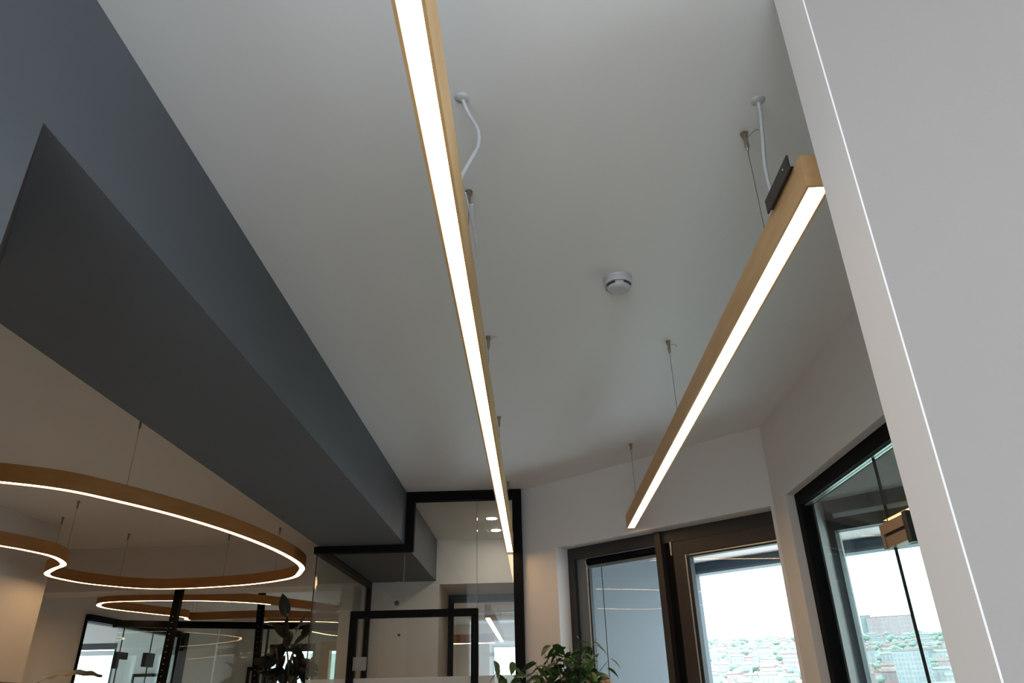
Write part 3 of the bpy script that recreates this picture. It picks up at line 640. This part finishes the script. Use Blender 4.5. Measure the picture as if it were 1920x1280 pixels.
# long-leaved plant at the left edge
PB = Vector((-3.15, 4.6, 0))
PL = thing('potted_palm', PB, 'palm with one long drooping leaf at the bottom left', 'plant')
pot(PL, PB, .18, .36)
MB().tube(catmull([PB+Vector((0,0,.3)), PB+Vector((.02,0,1.0)), py(60,1290,4.6)], False, 5), .012, 7).build('stem', 'bark', PL)
sp_ = catmull([py(60,1284,4.6), py(95,1268,4.6), py(130,1260,4.6), py(165,1261,4.6), py(192,1268,4.6)], False, 6)
mb = MB(); v = []; n = len(sp_)
for i, p in enumerate(sp_):
    t_ = i/(n-1); w_ = .075*math.sin(math.pi*(t_*.9+.08))**.7*(1-.3*t_); wz = .003*math.sin(i*1.3)
    v += [p+Vector((0,-w_*.8,-w_*.32+wz)), p, p+Vector((0,w_*.8,w_*.22-wz))]
mb.add(v, [(i*3+k, i*3+k+1, i*3+k+4, i*3+k+3) for i in range(n-1) for k in (0,1)], True); mb.build('leaf', 'palm', PL)
for e_ in ((20,1292),(-20,1280),(40,1300)):
    sp2 = catmull([py(62,1288,4.6), py(45,1284,4.7), py(*e_, 4.8)], False, 5); v = []; n = len(sp2)
    for i, p in enumerate(sp2):
        w_ = .06*math.sin(math.pi*(i/(n-1)*.9+.08)); v += [p+Vector((0,-w_,-.01)), p, p+Vector((0,w_,.01))]
    MB().add(v, [(i*3+k, i*3+k+1, i*3+k+4, i*3+k+3) for i in range(n-1) for k in (0,1)], True).build('leaf', 'palm', PL)
# tan cabinet behind the ficus
q0, q1 = py(1096,1272,4.15), py(1143,1272,4.15)
CB = thing('tall_cabinet', ((q0.x+q1.x)/2, 4.25, 0), 'tan cabinet with a bright metal corner behind the ficus', 'cabinet')
zt = q1.z
MB().box(q0.x, q1.x, 4.15, 4.42, 0, zt).build('carcass', 'tan', CB, .012)
MB().tube([(q1.x+.008, 4.16, .02), (q1.x+.008, 4.16, zt-.004)], .009, 12).build('metal_edge', 'steel', CB)
MB().box(q0.x+.004, q1.x-.004, 4.138, 4.15, .06, zt-.02).build('door', 'tan', CB)

# ================================================================== HILLSIDE CITY
EP = [(40,-.62),(120,-.22),(200,-.055),(260,-.010),(330,.008),(450,.024),(600,.040),(760,.051),(900,.0575),(1100,.050),(1500,.035)]
def elev(r):
    for (a_, ea), (b_, eb) in zip(EP, EP[1:]):
        if r <= b_: t_ = max(0, (r-a_)/(b_-a_)); return ea+(eb-ea)*t_
    return EP[-1][1]
def gz(x, y):
    r = math.hypot(x, y); return CZ + r*elev(r) + 3.0*noise.noise(Vector((x/90, y/90, 3))) - .5
M['ground'] = mat('hazed_hill_ground', (.40, .40, .36), .95, col2=(.29, .35, .27), noise_scale=.02, bump=.2, bump_scale=.3)  # haze is put into the paler colours of ground, roofs, windows and trees
M['housew'] = mat('house_plaster', (.46, .44, .43), .9, noise_amt=.15, noise_scale=.4)
M['houser'] = mat('pink_plaster', (.52, .36, .35), .9, noise_amt=.15, noise_scale=.4)
M['roof'] = mat('pale_roof', (.36, .33, .31), .9, noise_amt=.2, noise_scale=.5)
M['roofr'] = mat('red_roof', (.36, .24, .21), .9, noise_amt=.2, noise_scale=.5)
M['tree'] = mat('hazed_hill_tree', (.33, .40, .34), .9, noise_amt=.3, noise_scale=.6)  # green lifted towards grey to imitate distance haze
M['cwin'] = mat('hazed_far_window', (.31, .34, .38), .4, noise_amt=.1)
M['towerg'] = mat('teal_tower', (.31, .37, .37), .8, noise_amt=.1, noise_scale=.3)
mb = MB(); v = []; rs = [40+ (1500-40)*(i/46)**1.4 for i in range(47)]; an = [math.radians(-25+i*2.0) for i in range(56)]
for r in rs:
    for a_ in an: x, y = r*math.sin(a_), r*math.cos(a_); v.append((x, y, gz(x, y)))
k = len(an); mb.add(v, [(i*k+j, i*k+j+1, (i+1)*k+j+1, (i+1)*k+j) for i in range(len(rs)-1) for j in range(k-1)], True)
o = mb.build('hillside', 'ground'); tag(o, 'haze-paled green hillside beyond the windows', 'hill', kind='structure')
def ground_at(x, y):
    d_ = ray(x, y); h = math.hypot(d_.x, d_.y); e_ = d_.z/h
    best = None
    for i in range(240, 1000, 6):
        if elev(i) >= e_: best = i; break
    r = best or 900
    return Vector((d_.x/h*r, d_.y/h*r, gz(d_.x/h*r, d_.y/h*r))), r
def facade_windows(T, w_, h, dth, rows, cols, ww, wh, m_='cwin'):
    for i in range(rows):
        for j in range(cols):
            cx = -w_/2 + (j+.5)*w_/cols; cz = (i+.6)*h/(rows+.2)
            o_ = MB().box(cx-ww/2, cx+ww/2, -dth/2-.12, -dth/2+.05, cz-wh/2, cz+wh/2).build('window', m_); rel = o_.location.copy(); o_.parent = T; o_.location = rel
BIG = []
def building(name, label, px1, px2, ytop, ybase, mats, rows=0, cols=0, group=None, cat='building', wf=(.5,.5), roof=None, yaw=0):
    g_, r = ground_at((px1+px2)/2, ybase)
    dist = g_.length; w_ = (px2-px1)/F*r*.94; h = (ybase-ytop)/F*r*.94 + 1.0; dth = max(6, w_*.5)
    T = thing(name, g_ - Vector((0,0,1)), label, cat, group); T.rotation_euler.z = -math.atan2(g_.x, g_.y)+yaw
    BIG.append((g_, w_*.62+1))
    def part(mb_, nm, mm):
        o_ = mb_.build(nm, mm); rel = o_.location.copy(); o_.parent = T; o_.location = rel; return o_
    part(MB().box(-w_/2, w_/2, -dth/2, dth/2, 0, h+.5), 'walls', mats[0])
    part(MB().box(-w_/2-.3, w_/2+.3, -dth/2-.3, dth/2+.3, h+.5, h+1.1), 'roof', mats[1])
    if rows: facade_windows(T, w_, h, dth, rows, cols, w_/cols*wf[0], h/rows*wf[1])
    return T
building('apartment_slab', 'long pink apartment slab on the skyline', 1640, 1712, 1163, 1190, ('houser','roofr'), 4, 12)
building('tower_block', 'pale teal tower on the skyline left of the pink slab', 1621, 1637, 1157, 1189, ('towerg','roof'), 5, 2)
building('office_block', 'white office block with a dense grid of windows at the bottom right', 1694, 1746, 1238, 1282, ('housew','roof'), 7, 9, wf=(.4,.5))
building('office_block', 'small white block with a few dark windows left of the gridded office block', 1622, 1645, 1226, 1252, ('housew','roof'), 3, 2, wf=(.4,.5))
building('office_block', 'blue grey block right of the glass joint', 1733, 1768, 1222, 1240, ('towerg','roof'), 2, 5)
building('hall', 'white hall with a row of tall openings below the skyline', 1424, 1446, 1219, 1242, ('housew','roof'), 1, 5, wf=(.5,.6))
building('apartment_house', 'banded pink apartment house beside the column', 1474, 1506, 1232, 1258, ('houser','roof'), 4, 5, wf=(.8,.35))
rnd = random.Random(11)
# small houses and trees over the hillside
base = {}
def house_mesh(key, w_, dpt, h, mw, mr):
    a_ = MB().box(-w_/2, w_/2, -dpt/2, dpt/2, 0, h); mwm = bpy.data.meshes.new('walls'); mwm.from_pydata([tuple(p) for p in a_.v], [], a_.f); mwm.materials.append(M[mw])
    e_ = .5; rh = h+1.6
    vv = [(-w_/2-e_,-dpt/2-e_,h),(w_/2+e_,-dpt/2-e_,h),(w_/2+e_,dpt/2+e_,h),(-w_/2-e_,dpt/2+e_,h),(-w_/2-e_,0,rh),(w_/2+e_,0,rh)]
    mrm = bpy.data.meshes.new('roof'); mrm.from_pydata(vv, [], [(3,2,1,0),(0,1,5,4),(2,3,4,5),(1,2,5),(3,0,4)]); mrm.materials.append(M[mr])
    b_ = MB()
    for x in (-w_*.28, 0, w_*.28): b_.box(x-.55, x+.55, -dpt/2-.06, -dpt/2+.05, h*.45, h*.78)
    wm = [bpy.data.meshes.new('window')]; b1 = MB().box(-.55,.55,-dpt/2-.06,-dpt/2+.05,h*.45,h*.78); wm[0].from_pydata([tuple(p) for p in b1.v], [], b1.f); wm[0].materials.append(M['cwin'])
    return mwm, mrm, wm[0], w_
HM = [house_mesh(0, 11, 8, 5, 'housew', 'roof'), house_mesh(1, 8, 7, 6, 'houser', 'roofr'), house_mesh(2, 14, 8, 4.5, 'housew', 'roofr'), house_mesh(3, 9, 8, 8, 'housew', 'roof')]
def blob(seed):
    me = bpy.data.meshes.new('crown'); import bmesh
    bm = bmesh.new(); bmesh.ops.create_icosphere(bm, subdivisions=2, radius=1)
    for q in bm.verts: q.co *= 1+.28*noise.noise(q.co*1.7+Vector((seed*7,0,0))); q.co.z *= .85
    bm.to_mesh(me); bm.free(); me.materials.append(M['tree']); return me
BL = [blob(i) for i in range(3)]
tkm = MB().tube([(0,0,0),(0,0,1)], .1, 6); TK = bpy.data.meshes.new('trunk'); TK.from_pydata([tuple(p) for p in tkm.v], [], tkm.f); TK.materials.append(M['bark'])
def sub(me, par, nm, loc=(0,0,0), sc=1):
    o_ = bpy.data.objects.new(nm, me); C.objects.link(o_); o_.parent = par; o_.location = loc; o_.scale = (sc,)*3 if not isinstance(sc, tuple) else sc; return o_
regions = [(1318,1515,1200,1285,120,130), (1610,1795,1192,1285,110,120)]
placed = []
def free(p, rad):
    if any((p.x-q.x)**2+(p.y-q.y)**2 < (rad+r_)**2 for q, r_ in placed): return False
    placed.append((p, rad)); return True
for q in BIG: placed.append(q)
for (x0, x1, yy0, yy1, nh, ntr), where in zip(regions, ('seen through the balcony door', 'seen through the meeting room glass')):
    for i in range(nh*6):
        x, y = rnd.uniform(x0,x1), yy0+(yy1-yy0)*rnd.random()
        g_, r = ground_at(x, y); k = rnd.randrange(4); s_ = rnd.uniform(.45,.8)
        if nh <= 0: break
        if not free(g_, HM[k][3]*s_*.72+.6): continue
        nh -= 1
        T = thing('hillside_house', g_-Vector((0,0,.6)), 'small hillside house with %s, %s' % (('white walls and pale roof', 'pink walls and red roof', 'wide white walls and red roof', 'tall white walls and pale roof')[k], where), 'house', 'hillside houses %s, kind with %s' % (where, ('pale roof', 'pink walls', 'red roof', 'tall walls')[k])); T.rotation_euler.z = -math.atan2(g_.x,g_.y)+rnd.uniform(-.6,.6)
        mw_, mr_, wm_, wd_ = HM[k]
        sub(mw_, T, 'walls', sc=s_); sub(mr_, T, 'roof', sc=s_)
        for xx in (-.28,0,.28): sub(wm_, T, 'window', (xx*wd_*s_,0,0), s_)
    for i in range(ntr*6):
        x, y = rnd.uniform(x0,x1), yy0+(yy1-yy0)*rnd.random()
        g_, r = ground_at(x, y); s_ = rnd.uniform(1.5,3.0)*(.6+r/1000)
        if ntr <= 0: break
        if not free(g_, s_*1.5): continue
        ntr -= 1
        T = thing('hillside_tree', g_-Vector((0,0,.5)), 'haze-paled green hillside tree %s' % where, 'tree', 'hillside trees ' + where)
        sub(BL[i%3], T, 'crown', (0,0,s_*1.15), (s_*rnd.uniform(.9,1.3), s_, s_*rnd.uniform(.7,1))); sub(TK, T, 'trunk', (0,0,0), (s_*.8,s_*.8,s_*.6))

# daylight portals at the window openings (they only guide sampling of the sky)
def portal(c, d, w_, h):
    l = bpy.data.lights.new('window_portal', 'AREA'); l.shape = 'RECTANGLE'; l.size = w_; l.size_y = h; l.cycles.is_portal = True
    o_ = bpy.data.objects.new('window_portal', l); C.objects.link(o_); o_.location = c; o_.rotation_euler = Vector(d).to_track_quat('-Z', 'Y').to_euler()
portal((RWX+.1, .15, 1.56), (-1,0,0), 1.5, 2.72); portal((-.15, -3.6, 1.56), (0,1,0), 2.1, 2.72); portal((LWX-.1, -1.425, 1.56), (1,0,0), 3.15, 2.72)
portal(fac((S0+S1)/2, .31, 1.27), tuple(-Vector((N2.x,N2.y,0))), 1.6, 2.5); portal(fac((S2+S3)/2, .31, 1.52), tuple(-Vector((N2.x,N2.y,0))), 2.06, 2.04)
